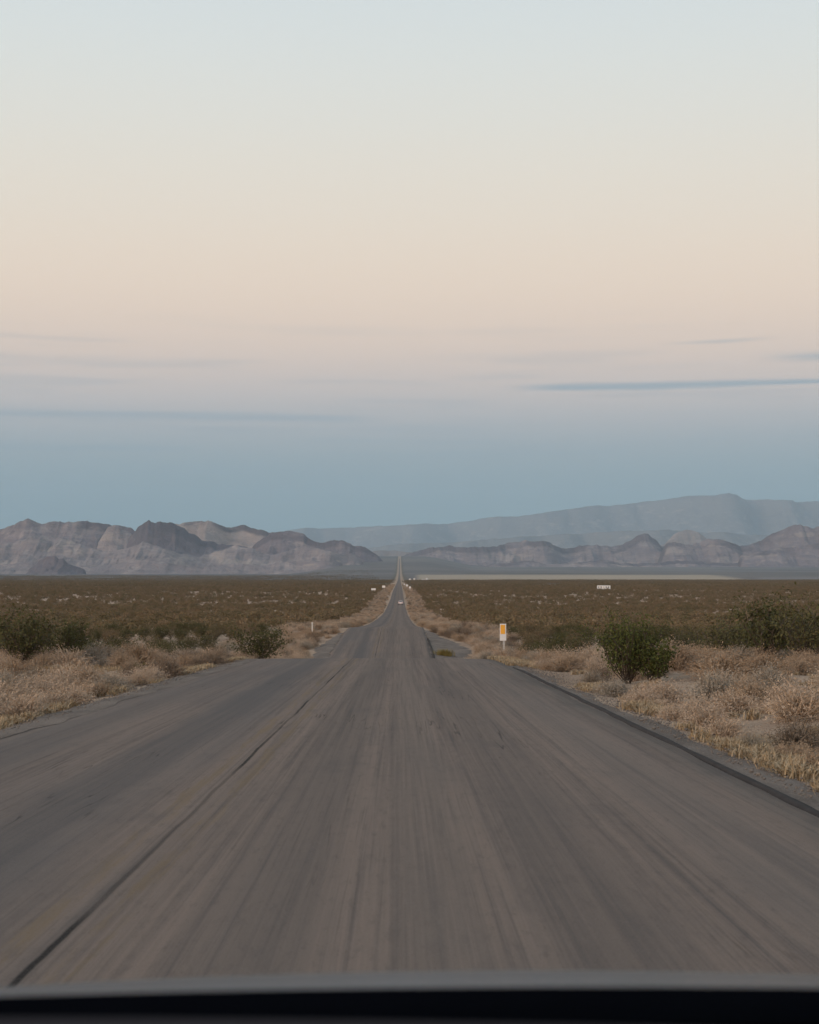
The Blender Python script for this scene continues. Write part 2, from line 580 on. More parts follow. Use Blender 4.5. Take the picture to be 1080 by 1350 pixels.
def rock_material(name, low, mid, high, cap, strata=.5, zscale=.02, capline=.80, patch=.5):
    k = Nodes(name, .95, .1)
    p = k.pos()
    at = k.n('ShaderNodeAttribute')
    at.attribute_name = 'rel'
    rel = at.outputs['Fac']
    n1 = k.noise(p, (.0016, .0016, .003), 6, .6)
    n2 = k.noise(p, (.0065, .0065, .012), 6, .62)
    wx = k.noise(p, (.0011, .0011, .0), 3, .5)
    st = k.noise(p, (.0019, .0012, zscale*.8), 6, .62)
    c = k.mix(k.smooth(k.math('ADD', rel, k.math('MULTIPLY', k.math('SUBTRACT', n1, .5), .7)), .12, .5), low, mid)
    c = k.mix(k.math('MULTIPLY', k.smooth(st, .50, .57), strata), c, high)
    c = k.mix(k.math('MULTIPLY', k.smooth(st, .44, .38), strata*.8), c, tuple(q*.76 for q in mid))
    c = k.mix(k.math('MULTIPLY', k.smooth(n2, .52, .66), .6), c, tuple(q*.72 for q in mid))
    c = k.mix(k.math('MULTIPLY', k.smooth(n2, .46, .33), .6), c, tuple(min(1, q*1.25) for q in high))
    n4 = k.noise(p, (.0022, .0022, .006), 5, .6, (3, 7, 1))
    c = k.mix(k.math('MULTIPLY', k.smooth(n4, .56, .63), patch), c, (.42, .345, .295))
    k.bump(n2, .8, 55.0)
    hr = k.math('ADD', rel, k.math('MULTIPLY', k.math('SUBTRACT', wx, .5), .25))
    c = k.mix(k.math('MULTIPLY', k.smooth(hr, capline, capline+.06), k.smooth(n1, .42, .54)), c, cap)
    return k.color(c)


def ridge(name, pts, D, half, mat, seed, base_px=None, gully=.75, wiggle=.25, rough=1.0, step=None, nv=56, sharp=1.25, taper=True, crag=1.0):
    """a range whose crest runs through the given skyline points at distance D"""
    pts = np.array(pts, float)
    xs = (pts[:, 0]-VX)/F*D
    hs = EYE + (HY-pts[:, 1])/F*D
    step = step or D/F*1.1
    x = np.arange(xs[0], xs[-1], step)
    H = np.interp(x, xs, hs)
    H = H + crag*rough*D/F*1.9*((fbm(x/(D*.0030), 0*x, seed, 4)-.5)*2+.8*(fbm(x/(D*.011), 0*x, seed+2, 2)-.5)*2)
    half = half*1.5
    v = np.sign(np.linspace(-1, 1, nv))*np.abs(np.linspace(-1, 1, nv))**1.35
    base = EYE + (HY-(base_px or 762))/F*D - D*.0015
    wig = wiggle*half*(fbm(x/(D*.035), 0*x, seed+3, 3)-.5)*2
    XX = np.repeat(x[None], nv, 0)
    VV = np.repeat(v[:, None], len(x), 1)
    YY = D + wig[None]*(1-np.abs(VV)) + VV*half
    warp = D*.012*(fbm(XX/(D*.03), YY/(D*.03), seed+5, 3)-.5)
    g = fbm((XX+warp*1.6)/(D*.017), YY/(D*.030), seed+7, 5, .55)
    rid = 1-np.abs(2*g-1)
    g2 = fbm((XX+warp)/(D*.030), YY/(D*.06), seed+11, 3)
    a = np.abs(VV)
    a2 = np.clip(a*(1 + gully*(.9-rid)*1.5 + gully*.9*(.5-g2)*2*(1-a)), 0, 1)
    prof = (1-a2)**(sharp+.75)*.90 + .10*(1-sstep(0, .16, a2))
    ph = prof*7 + 1.6*fbm(XX/(D*.02), YY/(D*.02), seed+17, 3)
    prof = np.clip(prof + .022*np.sin(2*pi*ph)*np.minimum(1, a*6)*(1-a), 0, 1)
    hh = np.maximum(H-base, 1)[None]
    if taper:
        e = (x-x[0])/(x[-1]-x[0])
        hh = hh*(sstep(0, .05, e)*sstep(1, .95, e))[None]
    ZZ = base + hh*prof + rough*D*.0030*(fbm(XX/(D*.0042), YY/(D*.0042), seed+13, 5, .6)-.5)*np.minimum(1, a*5)*(1-a)
    me = mesh(name, np.stack([XX, YY, ZZ], -1).reshape(-1, 3), grid_faces(nv, len(x)), mat, True)
    at = me.attributes.new('rel', 'FLOAT', 'POINT')
    at.data.foreach_set('value', ((ZZ-base)/np.maximum(hh, 1)).ravel().astype(np.float32))
    return tag(obj(name, me), kind='structure')


R_PURPLE = rock_material('purple_grey_rock', (.235, .198, .202), (.205, .168, .178), (.300, .245, .232), (.125, .100, .110), .42)
R_TAN = rock_material('banded_tan_rock', (.275, .232, .222), (.310, .250, .228), (.420, .330, .285), (.115, .092, .098), .70, .016, .86)
R_PALE = rock_material('pale_foothill_rock', (.275, .238, .235), (.250, .210, .210), (.350, .292, .272), (.20, .17, .17), .45, .03, .97, .6)
R_DARK = rock_material('dark_slate_rock', (.190, .165, .175), (.150, .126, .140), (.200, .168, .175), (.110, .092, .104), .30, patch=.0)
R_HUMP = rock_material('pale_rose_rock', (.22, .185, .175), (.25, .205, .19), (.31, .255, .23), (.24, .20, .185), .4)
R_FAR = rock_material('far_range_rock', (.16, .15, .15), (.18, .165, .16), (.25, .22, .20), (.20, .18, .17), .3, .004)

# far range beyond the valley
ridge('far_mountains', [(280, 716), (330, 706), (380, 698), (420, 695), (470, 694), (540, 692), (590, 688), (625, 685), (640, 682), (670, 681), (700, 680), (715, 677), (740, 672), (760, 669), (790, 665), (820, 664), (850, 660), (880, 657), (905, 654), (930, 655), (950, 653), (970, 657), (1000, 659), (1020, 661), (1040, 662), (1060, 661), (1100, 660), (1160, 664), (1230, 670), (1330, 690), (1420, 720)],
      46000, 5500, R_FAR, 101, gully=.30, rough=.5, step=70, nv=60)
ridge('far_mountains', [(340, 735), (430, 727), (500, 720), (560, 716), (620, 713), (700, 706), (760, 702), (830, 700), (900, 700), (980, 703), (1060, 704), (1150, 706), (1300, 725), (1400, 740)],
      33000, 4200, R_FAR, 131, gully=.35, rough=.5, step=50, nv=50)
# hills on the far side of the dry lake
ridge('hills', [(868, 722), (880, 715), (888, 707), (897, 701), (908, 697), (916, 698), (924, 701), (934, 710), (945, 720)], 21500, 1500, R_HUMP, 151, rough=.6, gully=.4)
ridge('hills', [(455, 735), (480, 729), (500, 725), (520, 725), (540, 727), (565, 729), (590, 735)], 19500, 1300, R_HUMP, 157, gully=.4, rough=.5)
ridge('hills', [(505, 745), (520, 737), (540, 729), (552, 726), (562, 723), (575, 722), (590, 719), (605, 722), (625, 722), (640, 722), (652, 721), (665, 716), (674, 714), (682, 713), (690, 712), (697, 715), (703, 714), (709, 713), (714, 714), (726, 719), (745, 723), (760, 720), (775, 718), (800, 720), (815, 718), (827, 714), (836, 708), (843, 704), (851, 703), (856, 708), (864, 713), (872, 719), (890, 722), (920, 724), (960, 726), (1000, 730), (1030, 740)],
      17000, 1900, R_PURPLE, 161, gully=.8, sharp=2.2)
ridge('hills', [(860, 728), (872, 718), (882, 715), (892, 714), (902, 716), (915, 718), (925, 714), (935, 711), (945, 711), (955, 713), (965, 716), (978, 719), (990, 717), (1005, 711), (1015, 706), (1025, 700), (1035, 695), (1046, 692), (1054, 693), (1064, 698), (1072, 694), (1080, 690), (1095, 685), (1120, 688), (1150, 700), (1200, 705), (1260, 715), (1300, 735)],
      15500, 1700, R_PURPLE, 173, gully=.8, sharp=2.0)
ridge('hills', [(970, 735), (1000, 727), (1030, 722), (1060, 718), (1100, 715), (1160, 722), (1220, 740)], 14300, 900, R_PURPLE, 179, gully=.6, rough=.7)
ridge('hills', [(545, 752), (590, 742), (640, 745), (690, 740), (735, 744), (790, 738), (840, 744), (900, 739), (960, 743), (1010, 737), (1080, 740), (1180, 748)], 14600, 1200, R_PURPLE, 181, gully=.7, rough=.7)
# the banded range on the other side of the road
ridge('banded_mountain', [(150, 720), (200, 700), (232, 691), (245, 688), (262, 686), (276, 687), (288, 690), (298, 694), (304, 695), (312, 691), (322, 691), (336, 695), (350, 700), (362, 704), (385, 706), (410, 714), (440, 726), (470, 742)],
      13200, 1100, R_TAN, 201, gully=.40, sharp=1.05)
ridge('hills', [(-260, 720), (-180, 700), (-110, 692), (-60, 700), (-20, 699), (0, 697), (15, 694), (28, 694), (38, 688), (47, 684), (55, 688), (63, 692), (75, 689), (90, 688), (110, 687), (130, 688), (142, 691), (152, 691), (163, 692), (172, 696), (180, 700), (195, 708), (225, 722), (260, 738)],
      12300, 1100, R_PURPLE, 211, gully=.55)
ridge('hills', [(126, 722), (136, 706), (143, 694), (150, 691), (158, 693), (168, 700), (180, 708), (196, 716), (215, 728)], 11900, 500, R_PALE, 217, gully=.5)
ridge('dark_hill', [(160, 722), (172, 706), (182, 695), (190, 689), (194, 688), (197, 685), (201, 688), (207, 689), (213, 686), (219, 688), (224, 687), (232, 692), (242, 696), (247, 702), (255, 705), (262, 712), (285, 716), (320, 719), (345, 730)],
      11600, 750, R_DARK, 223, gully=.95)
ridge('hills', [(322, 728), (340, 714), (352, 706), (362, 702), (372, 699), (380, 699), (392, 702), (404, 707), (416, 713), (425, 715), (432, 713), (440, 711), (450, 712), (460, 716), (470, 718), (480, 720), (488, 724), (498, 732), (507, 741), (516, 750)],
      11900, 850, R_PURPLE, 229, gully=.5)
ridge('foothills', [(-260, 735), (-150, 722), (-70, 728), (-20, 722), (15, 713), (45, 706), (75, 707), (95, 713), (120, 722), (145, 728), (170, 724), (195, 716), (215, 720), (240, 729), (265, 733), (290, 724), (310, 717), (330, 722), (352, 731), (375, 728), (400, 719), (418, 722), (440, 729), (462, 730), (482, 737), (495, 747), (506, 756)],
      10900, 900, R_PALE, 237, gully=.62, sharp=1.4)
ridge('foothills', [(-200, 748), (-100, 738), (-30, 738), (0, 744), (40, 741), (80, 746), (120, 748), (165, 741), (200, 737), (235, 744), (270, 748), (310, 742), (345, 746), (390, 738), (425, 741), (450, 747), (470, 752)],
      10300, 550, R_PALE, 241, gully=.5, sharp=1.5, rough=.6)
ridge('dark_hill', [(36, 752), (46, 745), (53, 738), (58, 737), (63, 733), (68, 733), (75, 731), (80, 735), (86, 736), (92, 742), (104, 747), (116, 752)], 9900, 300, R_DARK, 251, gully=.9, rough=1.0, crag=.8)

# ------------------------------------------------------------------ plants


def leaf_mat(name, a, b, c, trans=0.0):
    k = Nodes(name, .8, .15)
    t = k.n('ShaderNodeTexCoord').outputs['Object']
    n1 = k.noise(t, (5, 5, 5), 4, .6)
    r = k.rand()
    col = k.mix(k.smooth(n1, .35, .65), a, b)
    col = k.mix(k.math('MULTIPLY', r, .7), col, c)
    return k.color(col)


M_CREO = leaf_mat('creosote_leaves', (.088, .074, .036), (.150, .120, .064), (.225, .155, .098))
M_DARK = leaf_mat('dark_creosote_leaves', (.052, .056, .022), (.098, .094, .038), (.085, .078, .034))
M_MIDC = leaf_mat('olive_creosote_leaves', (.070, .068, .028), (.125, .114, .048), (.110, .094, .044))
M_GREEN = leaf_mat('green_bush_leaves', (.052, .064, .018), (.102, .114, .036), (.076, .084, .026))
M_STEM = leaf_mat('dark_twigs', (.075, .056, .042), (.120, .092, .070), (.090, .072, .058))
M_TANB = leaf_mat('dry_tan_brush', (.345, .250, .175), (.560, .430, .315), (.440, .345, .262))
M_REDB = leaf_mat('dry_russet_brush', (.255, .180, .118), (.410, .300, .205), (.340, .255, .178))
M_DRKB = leaf_mat('dark_brown_brush', (.150, .110, .080), (.250, .185, .135), (.200, .160, .120))
M_GRYB = leaf_mat('dry_grey_brush', (.255, .218, .172), (.385, .335, .270), (.320, .270, .212))
M_GRASS = leaf_mat('straw_grass', (.320, .235, .140), (.470, .360, .230), (.390, .295, .190))
M_OLIV = leaf_mat('olive_shrub_leaves', (.085, .076, .026), (.150, .128, .045), (.110, .094, .036))
M_YELL = leaf_mat('yellow_grass', (.180, .140, .045), (.300, .235, .080), (.240, .185, .060))


def unit(n, r):
    v = r.normal(size=(n, 3))
    return v/np.linalg.norm(v, axis=1)[:, None]


def leaves(centers, size, r, aspect=.5):
    """small diamond leaves, one quad each, turned every way"""
    n = len(centers)
    a = unit(n, r)
    b = np.cross(a, unit(n, r))
    b /= np.linalg.norm(b, axis=1)[:, None]+1e-9
    s = (size*r.uniform(.6, 1.5, n))[:, None]
    v = np.stack([centers-a*s, centers-b*s*aspect, centers+a*s, centers+b*s*aspect], 1).reshape(-1, 3)
    f = np.arange(4*n).reshape(-1, 4)
    return v, f


def stems(paths, r0, sides=3):
    """tapered twigs along polylines"""
    V, Fc = [], []
    for P in paths:
        P = np.asarray(P)
        n = len(P)
        o = len(V)
        for i, q in enumerate(P):
            rr = r0*(1-i/(n-.6))
            for s in range(sides):
                an = 2*pi*s/sides
                V.append((q[0]+rr*math.cos(an), q[1]+rr*math.sin(an), q[2]))
        for i in range(n-1):
            for s in range(sides):
                s2 = (s+1) % sides
                Fc.append((o+i*sides+s, o+i*sides+s2, o+(i+1)*sides+s2, o+(i+1)*sides+s))
    return V, Fc


def bush_meshes(name, seed, nst, nleaf, h, w, lsize, mat, fill=.55, lobes=7):
    """vase of many thin stems with leaf clumps about their upper ends; returns stems mesh and foliage mesh"""
    r = np.random.default_rng(seed)
    paths, tips = [], []
    for i in range(nst):
        an = r.uniform(0, 2*pi)
        sp = r.uniform(.15, 1)**.7
        hh = h*r.uniform(.62, 1.0)*(1-.28*sp)
        pts = []
        for t_ in np.linspace(0, 1, 5):
            rad = w*.5*sp*t_**.85*r.uniform(.93, 1.07)
            pts.append((rad*math.cos(an)+r.normal(0, .02)*w, rad*math.sin(an)+r.normal(0, .02)*w, hh*t_**.92))
        paths.append(pts)
        tips.append(pts)
        for k in range(2):
            j = r.integers(1, 4)
            b0 = np.array(pts[j])
            e = b0 + np.array([r.normal(0, .16)*w, r.normal(0, .16)*w, h*r.uniform(.10, .30)])
            paths.append([b0, (b0+e)/2+r.normal(0, .01, 3), e])
            tips.append([b0, e])
    v, f = stems(paths, .014*h/1.4)
    sm = mesh(name+'_stems', v, f, M_STEM)
    C = []
    per = max(1, nleaf//len(tips))
    for pts in tips:
        P = np.array(pts)
        for _ in range(per):
            tt = r.uniform(fill*.55, 1.02)*(len(P)-1)
            i = int(min(tt, len(P)-2))
            c = P[i]+(P[i+1]-P[i])*(tt-i)
            C.append(c + r.normal(0, .055, 3)*np.array([w, w, h*.8]))
    C = np.array(C)
    C[:, 2] = np.abs(C[:, 2])+.03
    v, f = leaves(C, lsize, r)
    fm = mesh(name+'_foliage', v, f, mat)
    return sm, fm


def brush_mesh(name, seed, ntw, nleaf, mat, h=.5, w=1.0, lsize=.03):
    """rounded mound of dry twigs"""
    r = np.random.default_rng(seed)
    V, Fc = [], []
    dirs = unit(ntw, r)
    dirs[:, 2] = np.abs(dirs[:, 2])*1.15+.10
    dirs /= np.linalg.norm(dirs, axis=1)[:, None]
    lump = 1+.35*(fbm(dirs[:, 0]*2.2+5, dirs[:, 1]*2.2+5, seed, 2)-.5)*2
    ends = dirs*np.array([w*.5, w*.5, h])*(r.uniform(.72, 1.08, ntw)*lump)[:, None]
    base = np.stack([r.normal(0, .09*w, ntw), r.normal(0, .09*w, ntw), np.full(ntw, -.02)], 1)
    mid = base*.4+ends*.6+np.stack([np.zeros(ntw), np.zeros(ntw), np.full(ntw, .10*h)], 1)+r.normal(0, .03*w, (ntw, 3))
    side = np.cross(dirs, unit(ntw, r))
    side /= np.linalg.norm(side, axis=1)[:, None]
    tw = .0055*w
    o = 0
    for i in range(ntw):
        V += [base[i]-side[i]*tw, base[i]+side[i]*tw, mid[i]+side[i]*tw*.9, mid[i]-side[i]*tw*.9, ends[i]]
        Fc += [(o, o+1, o+2, o+3), (o+3, o+2, o+4)]
        o += 5
    k = r.integers(0, ntw, nleaf)
    tt = r.uniform(.35, 1.05, nleaf)[:, None]
    c = mid[k]*(1-tt)+ends[k]*tt + r.normal(0, .05*w, (nleaf, 3))
    c[:, 2] = np.abs(c[:, 2])
    v, f = leaves(c, lsize*w, r, .42)
    nv = len(V)
    V = np.concatenate([np.array(V), v])
    return mesh(name, V, Fc+[tuple(q) for q in (f+nv)], mat)


def tuft_mesh(name, seed, n, mat, h=.3, w=.25):
    r = np.random.default_rng(seed)
    V, Fc = [], []
    for i in range(n):
        an, sp = r.uniform(0, 2*pi), r.uniform(.1, 1)
        b0 = np.array([r.normal(0, w*.22), r.normal(0, w*.22), -.02])
        dr = np.array([math.cos(an), math.sin(an), 0])
        pd = np.array([-dr[1], dr[0], 0])*.006*r.uniform(.7, 1.6)
        hh = h*r.uniform(.5, 1.05)
        m = b0+dr*w*.25*sp+np.array([0, 0, hh*.6])
        e = b0+dr*w*.75*sp+np.array([0, 0, hh*(1-.25*sp)])
        o = len(V)
        V += [b0-pd, b0+pd, m+pd, m-pd, e]
        Fc += [(o, o+1, o+2, o+3), (o+3, o+2, o+4)]
    return mesh(name, V, Fc, mat)


# bushes with full detail
CREO = [bush_meshes('creosote', 300+i, 20, 1900, 1.45, 1.75, .030, M_CREO) for i in range(4)]
CREO_D = [bush_meshes('dark_creosote', 310+i, 26, 2600, 1.45, 1.9, .032, M_DARK) for i in range(3)]
CREO_M = [bush_meshes('ragged_creosote', 316+i, 26, 1900, 1.55, 2.0, .030, M_MIDC) for i in range(3)]
SHRUB = [bush_meshes('olive_shrub', 330+i, 14, 800, .55, .62, .017, M_OLIV) for i in range(2)]
BRUSH = [brush_mesh('dry_brush', 400+i, 420, 1500, m, .58, 1.35, .0135) for i, m in enumerate((M_TANB, M_TANB, M_REDB, M_GRYB, M_DRKB, M_REDB))]
BIG = bush_meshes('green_bush', 360, 40, 5200, 1.62, 1.34, .024, M_GREEN)
BIG2 = bush_meshes('green_bush', 361, 30, 3400, 1.02, .85, .024, M_GREEN)

# light versions for the distance
def low_bush(name, seed, n, mat):
    r = np.random.default_rng(seed)
    d = unit(n, r)
    d[:, 2] = np.abs(d[:, 2])
    c = d*np.array([.85, .85, 1.15])*(r.uniform(.35, 1.0, n)**.6)[:, None]
    c[:, 2] = c[:, 2]+.12
    v, f = leaves(c, .115, r, .6)
    return mesh(name, v, f, mat)


LOW = [low_bush('brush_low', 450+i, 150, M_CREO) for i in range(3)]


def clump_mesh(name, seed, n):
    r = np.random.default_rng(seed)
    V, Fc, o = [], [], 0
    for i in range(n):
        b = r.uniform(-9, 9, 2)
        s = r.uniform(.75, 1.35)
        m = 34
        d = unit(m, r)
        d[:, 2] = np.abs(d[:, 2])
        c = d*np.array([.9, .9, 1.15])*s*(r.uniform(.4, 1, m)**.6)[:, None]+np.array([b[0], b[1], .15])
        v, f = leaves(c, .25*s, r, .7)
        V.append(v)
        Fc.append(f+o)
        o += len(v)
    return mesh(name, np.concatenate(V), np.concatenate(Fc), M_CREO)


CLUMP = [clump_mesh('brush_clump', 470+i, 9) for i in range(3)]
TUFT = [tuft_mesh('grass_tuft', 480+i, 60, M_GRASS, .19, .30) for i in range(3)]


def stone_mesh(name, seed, mat):
    r = np.random.default_rng(seed)
    t_ = (1+5**.5)/2
    v = np.array([(-1, t_, 0), (1, t_, 0), (-1, -t_, 0), (1, -t_, 0), (0, -1, t_), (0, 1, t_), (0, -1, -t_), (0, 1, -t_), (t_, 0, -1), (t_, 0, 1), (-t_, 0, -1), (-t_, 0, 1)])/1.9
    f = [(0, 11, 5), (0, 5, 1), (0, 1, 7), (0, 7, 10), (0, 10, 11), (1, 5, 9), (5, 11, 4), (11, 10, 2), (10, 7, 6), (7, 1, 8), (3, 9, 4), (3, 4, 2), (3, 2, 6), (3, 6, 8), (3, 8, 9), (4, 9, 5), (2, 4, 11), (6, 2, 10), (8, 6, 7), (9, 8, 1)]
    v = v*r.uniform(.7, 1.25, (12, 1))*np.array([1, .85, .6])
    return mesh(name, v, f, mat)


M_STONE = plain('desert_stone', (.185, .158, .135), .9, .15, var=.35, scale=1.3)
STONE = [stone_mesh('stone', 490+i, M_STONE) for i in range(3)]

tmpl_cols = {}


def scatter(name, meshes, P, scl, rot, label_kind='stuff'):
    """one object of stuff: the given points carry instances of the template meshes"""
    key = tuple(m.name for m in meshes)
    if key not in tmpl_cols:
        c = bpy.data.collections.new('templates')
        for m in meshes:
            c.objects.link(bpy.data.objects.new(m.name, m))
        tmpl_cols[key] = c
    c = tmpl_cols[key]
    me = bpy.data.meshes.new(name)
    me.vertices.add(len(P))
    me.vertices.foreach_set('co', np.asarray(P, np.float32).ravel())
    for nm, ty, val in (('scl', 'FLOAT', scl), ('rot', 'FLOAT', rot), ('pick', 'INT', rng.integers(0, len(meshes), len(P)))):
        a = me.attributes.new(nm, ty, 'POINT')
        a.data.foreach_set('value', np.asarray(val, np.float32 if ty == 'FLOAT' else np.int32))
    o = tag(obj(name, me), kind='stuff')
    ng = bpy.data.node_groups.new(name, 'GeometryNodeTree')
    ng.interface.new_socket('Geometry', in_out='INPUT', socket_type='NodeSocketGeometry')
    ng.interface.new_socket('Geometry', in_out='OUTPUT', socket_type='NodeSocketGeometry')
    N, L = ng.nodes, ng.links
    gi, go = N.new('NodeGroupInput'), N.new('NodeGroupOutput')
    ci = N.new('GeometryNodeCollectionInfo')
    ci.inputs['Collection'].default_value = c
    ci.inputs['Separate Children'].default_value = True
    ci.inputs['Reset Children'].default_value = True
    ip = N.new('GeometryNodeInstanceOnPoints')
    ip.inputs['Pick Instance'].default_value = True

    def na(nm, ty):
        n = N.new('GeometryNodeInputNamedAttribute')
        n.data_type = ty
        n.inputs['Name'].default_value = nm
        return n.outputs['Attribute']
    cx = N.new('ShaderNodeCombineXYZ')
    L.new(na('rot', 'FLOAT'), cx.inputs[2])
    L.new(gi.outputs[0], ip.inputs['Points'])
    L.new(ci.outputs[0], ip.inputs['Instance'])
    L.new(na('pick', 'INT'), ip.inputs['Instance Index'])
    L.new(cx.outputs[0], ip.inputs['Rotation'])
    L.new(na('scl', 'FLOAT'), ip.inputs['Scale'])
    L.new(ip.outputs[0], go.inputs[0])
    md = o.modifiers.new('scatter', 'NODES')
    md.node_group = ng
    return o


def inview(x, y, m=30):
    px = VX + F*x/np.maximum(y, .1)
    return (px > -m) & (px < 1080+m) & (y > 3)


def plant(name, label, cat, sm, fm, x, y, s=1.0, rot=0.0, group=None, sz=None, sink=.03):
    e = obj(name, None, loc=(x, y, float(ground_z(x, y))-sink))
    e.rotation_euler = (0, 0, rot)
    e.scale = (s, s, sz or s)
    e.empty_display_size = .2
    tag(e, label, cat, group)
    obj('stems', sm, e)
    obj('foliage', fm, e)
    return e


# the large green bush on the verge: two crowns from one root
bx, by = 4.92, 37.0
e = obj('green_bush', None, loc=(bx, by, float(ground_z(bx, by))-.05))
e.scale = (1.08, 1.08, 1.12)
tag(e, 'large dense green bush on the dry verge beyond the gravel shoulder', 'bush')
obj('stems', BIG[0], e)
obj('foliage', BIG[1], e)
for nm, me_ in (('stems', BIG2[0]), ('foliage', BIG2[1])):
    q = obj(nm, me_, e)
    q.location = (.50, -.15, 0)
    q.scale = (1.15, 1.15, 1.08)

# single plants that can be told apart
plant('olive_shrub', 'small round olive shrub alone on the sand near the oncoming lane', 'shrub', *SHRUB[0], (187-VX)/F*43, 43.0, .75, .4)
plant('olive_shrub', 'yellow green shrub at the foot of the gravel before the white post', 'shrub', *SHRUB[1], (397-VX)/F*90, 90, 1.05, 1.1)
plant('olive_shrub', 'tiny dark shrub where the dirt meets the far lane edge', 'shrub', *SHRUB[0], (158-VX)/F*35, 35, .45, 2.0)
yg = tuft_mesh('yellow_grass', 495, 520, M_YELL, .55, 1.05)
o = obj('yellow_grass_clump', yg, loc=((586-VX)/F*104, 104, float(ground_z((586-VX)/F*104, 104))))
tag(o, 'bright yellow grass clump beside the black asphalt kerb', 'grass clump')

# brush on the verges
cand = []
for k in range(5200):
    y = 7 + 62*rng.uniform()**.8
    left = rng.uniform() < .48
    off = .95 + 17*rng.uniform()**1.25
    x = edge_l(y)-off+.25 if left else edge_r(y)+off
    s = rng.uniform(.45, 1.05)*(.55+.45*min(1, off/2.2))*(1.25 if rng.uniform() < .12 else 1)
    cand.append((float(x), y, s, left))
keep = []
cell = {}
for x, y, s, left in cand:
    kx, ky = int(x//1.0), int(y//1.0)
    ok = True
    for a in (-1, 0, 1):
        for b in (-1, 0, 1):
            for (x2, y2, s2) in cell.get((kx+a, ky+b), ()):
                if (x-x2)**2+(y-y2)**2 < (.42*(s+s2))**2:
                    ok = False
    if ok and math.hypot(x-bx, y-by) > .9 and not (abs(VX+F*x/y-338) < 45 and y > 52) and not (2.9 < x < 4 and 53 < y < 58):
        cell.setdefault((kx, ky), []).append((x, y, s))
        keep.append((x, y, s, left))
keep = [q for q in keep if fbm(np.array(q[0]/3.1), np.array(q[1]/4.3), 77, 3) > .49]
vis = [q for q in keep if inview(q[0], q[1])]
rest = [q for q in keep if not inview(q[0], q[1])]
vis.sort(key=lambda q: -q[2]/q[1])
single, rest = vis[:290], rest+vis[290:]
mx, my = (663-VX)/F*56, 56.0
TINT = ['tan', 'tan', 'russet', 'grey', 'dark-brown', 'russet']
for x, y, s, left in single:
    i = int(np.clip(6*(1.9*(float(fbm(np.array(x/2.7), np.array(y/4.0), 88, 2))-.5)+.5)+rng.normal(0, 1.1), 0, 5.99))
    o = obj('dry_brush', BRUSH[i], loc=(x, y, float(ground_z(x, y))-.02))
    o.scale = (s, s, s*rng.uniform(.8, 1.15))
    o.rotation_euler = (0, 0, rng.uniform(0, 6.28))
    off = float(edge_l(y))-x if left else x-float(edge_r(y))
    size = 'low' if s < .55 else 'knee-high' if s < .9 else 'large'
    if not left and math.hypot(x-mx, y-my) < 5:
        where = 'on the sand round the foot of the marker post'
    elif math.hypot(x-bx, y-by) < 2.2:
        where = 'crowding the foot of the large green bush'
    else:
        lane = 'the oncoming lane' if left else 'the marker post side'
        where = ('at the gravel edge on ' if off < 1.9 else 'a few steps back from the gravel on ' if off < 5 else 'well back from the pavement on ' if off < 9.5 else 'close to the first creosote bushes on ') + lane
    tag(o, f'{size} {TINT[i]} dry brush {where}', 'brush', f'{size} {TINT[i]} brush {where}')
# the brush that is left, and the brush along the verges further on
P = [(x, y, s) for x, y, s, l in rest]
for k in range(2600):
    y = 62 + 560*rng.uniform()**1.6
    left = rng.uniform() < .5
    off = .6 + 6.5*rng.uniform()
    if y < 136:
        off = max(off, (3.1 if not left else 1.5)*float(sstep(86, 104, y)*sstep(140, 116, y))+.5*rng.uniform())
    x = edge_l(y)-off if left else edge_r(y)+off
    P.append((float(x), y, rng.uniform(.5, 1.25)))
for k in range(2600):
    y = 600 + 1500*rng.uniform()**1.2
    off = 1.0 + 7.5*rng.uniform()**.7
    P.append((float(edge_l(y)-off if rng.uniform() < .5 else edge_r(y)+off), y, rng.uniform(.7, 1.5)))
P = np.array(P)
scatter('verge_brush', BRUSH, np.stack([P[:, 0], P[:, 1], ground_z(P[:, 0], P[:, 1])-.02], 1), P[:, 2], rng.uniform(0, 6.28, len(P)))

# straw grass along both pavement edges and over the verge
n = 5200
y = 6 + 66*rng.uniform(size=n)**.85
left = rng.uniform(size=n) < .45
off = np.where(rng.uniform(size=n) < .55, .62+.75*rng.uniform(size=n)**1.4, .8+13*rng.uniform(size=n)**1.5)
x = np.where(left, edge_l(y)-off+.2, edge_r(y)+off)
den = fbm(x/1.7, y/2.6, 91, 3)
ok = den > .50
yc = rng.uniform(46.5, 54.5, 420)
x = np.concatenate([x[ok], edge_r(yc)+.12+1.5*rng.uniform(size=420)**1.3])
y = np.concatenate([y[ok], yc])
scatter('straw_grass', TUFT, np.stack([x, y, ground_z(x, y)], 1), rng.uniform(.45, 1.1, len(x)), rng.uniform(0, 6.28, len(x)))

# loose stones along the shoulders
n = 5200
y = 5 + 60*rng.uniform(size=n)**.9
left = rng.uniform(size=n) < .42
off = np.abs(rng.normal(0, .45, n))+np.where(left, .04, .24)
x = np.where(left, edge_l(y)-off, edge_r(y)+off)
scatter('loose_gravel', STONE, np.stack([x, y, ground_z(x, y)+.035], 1), rng.uniform(.006, .018, n)*(1+.9*(rng.uniform(size=n) < .05)), rng.uniform(0, 6.28, n))

e2x, e2y = (412-VX)/F*130, 130.0
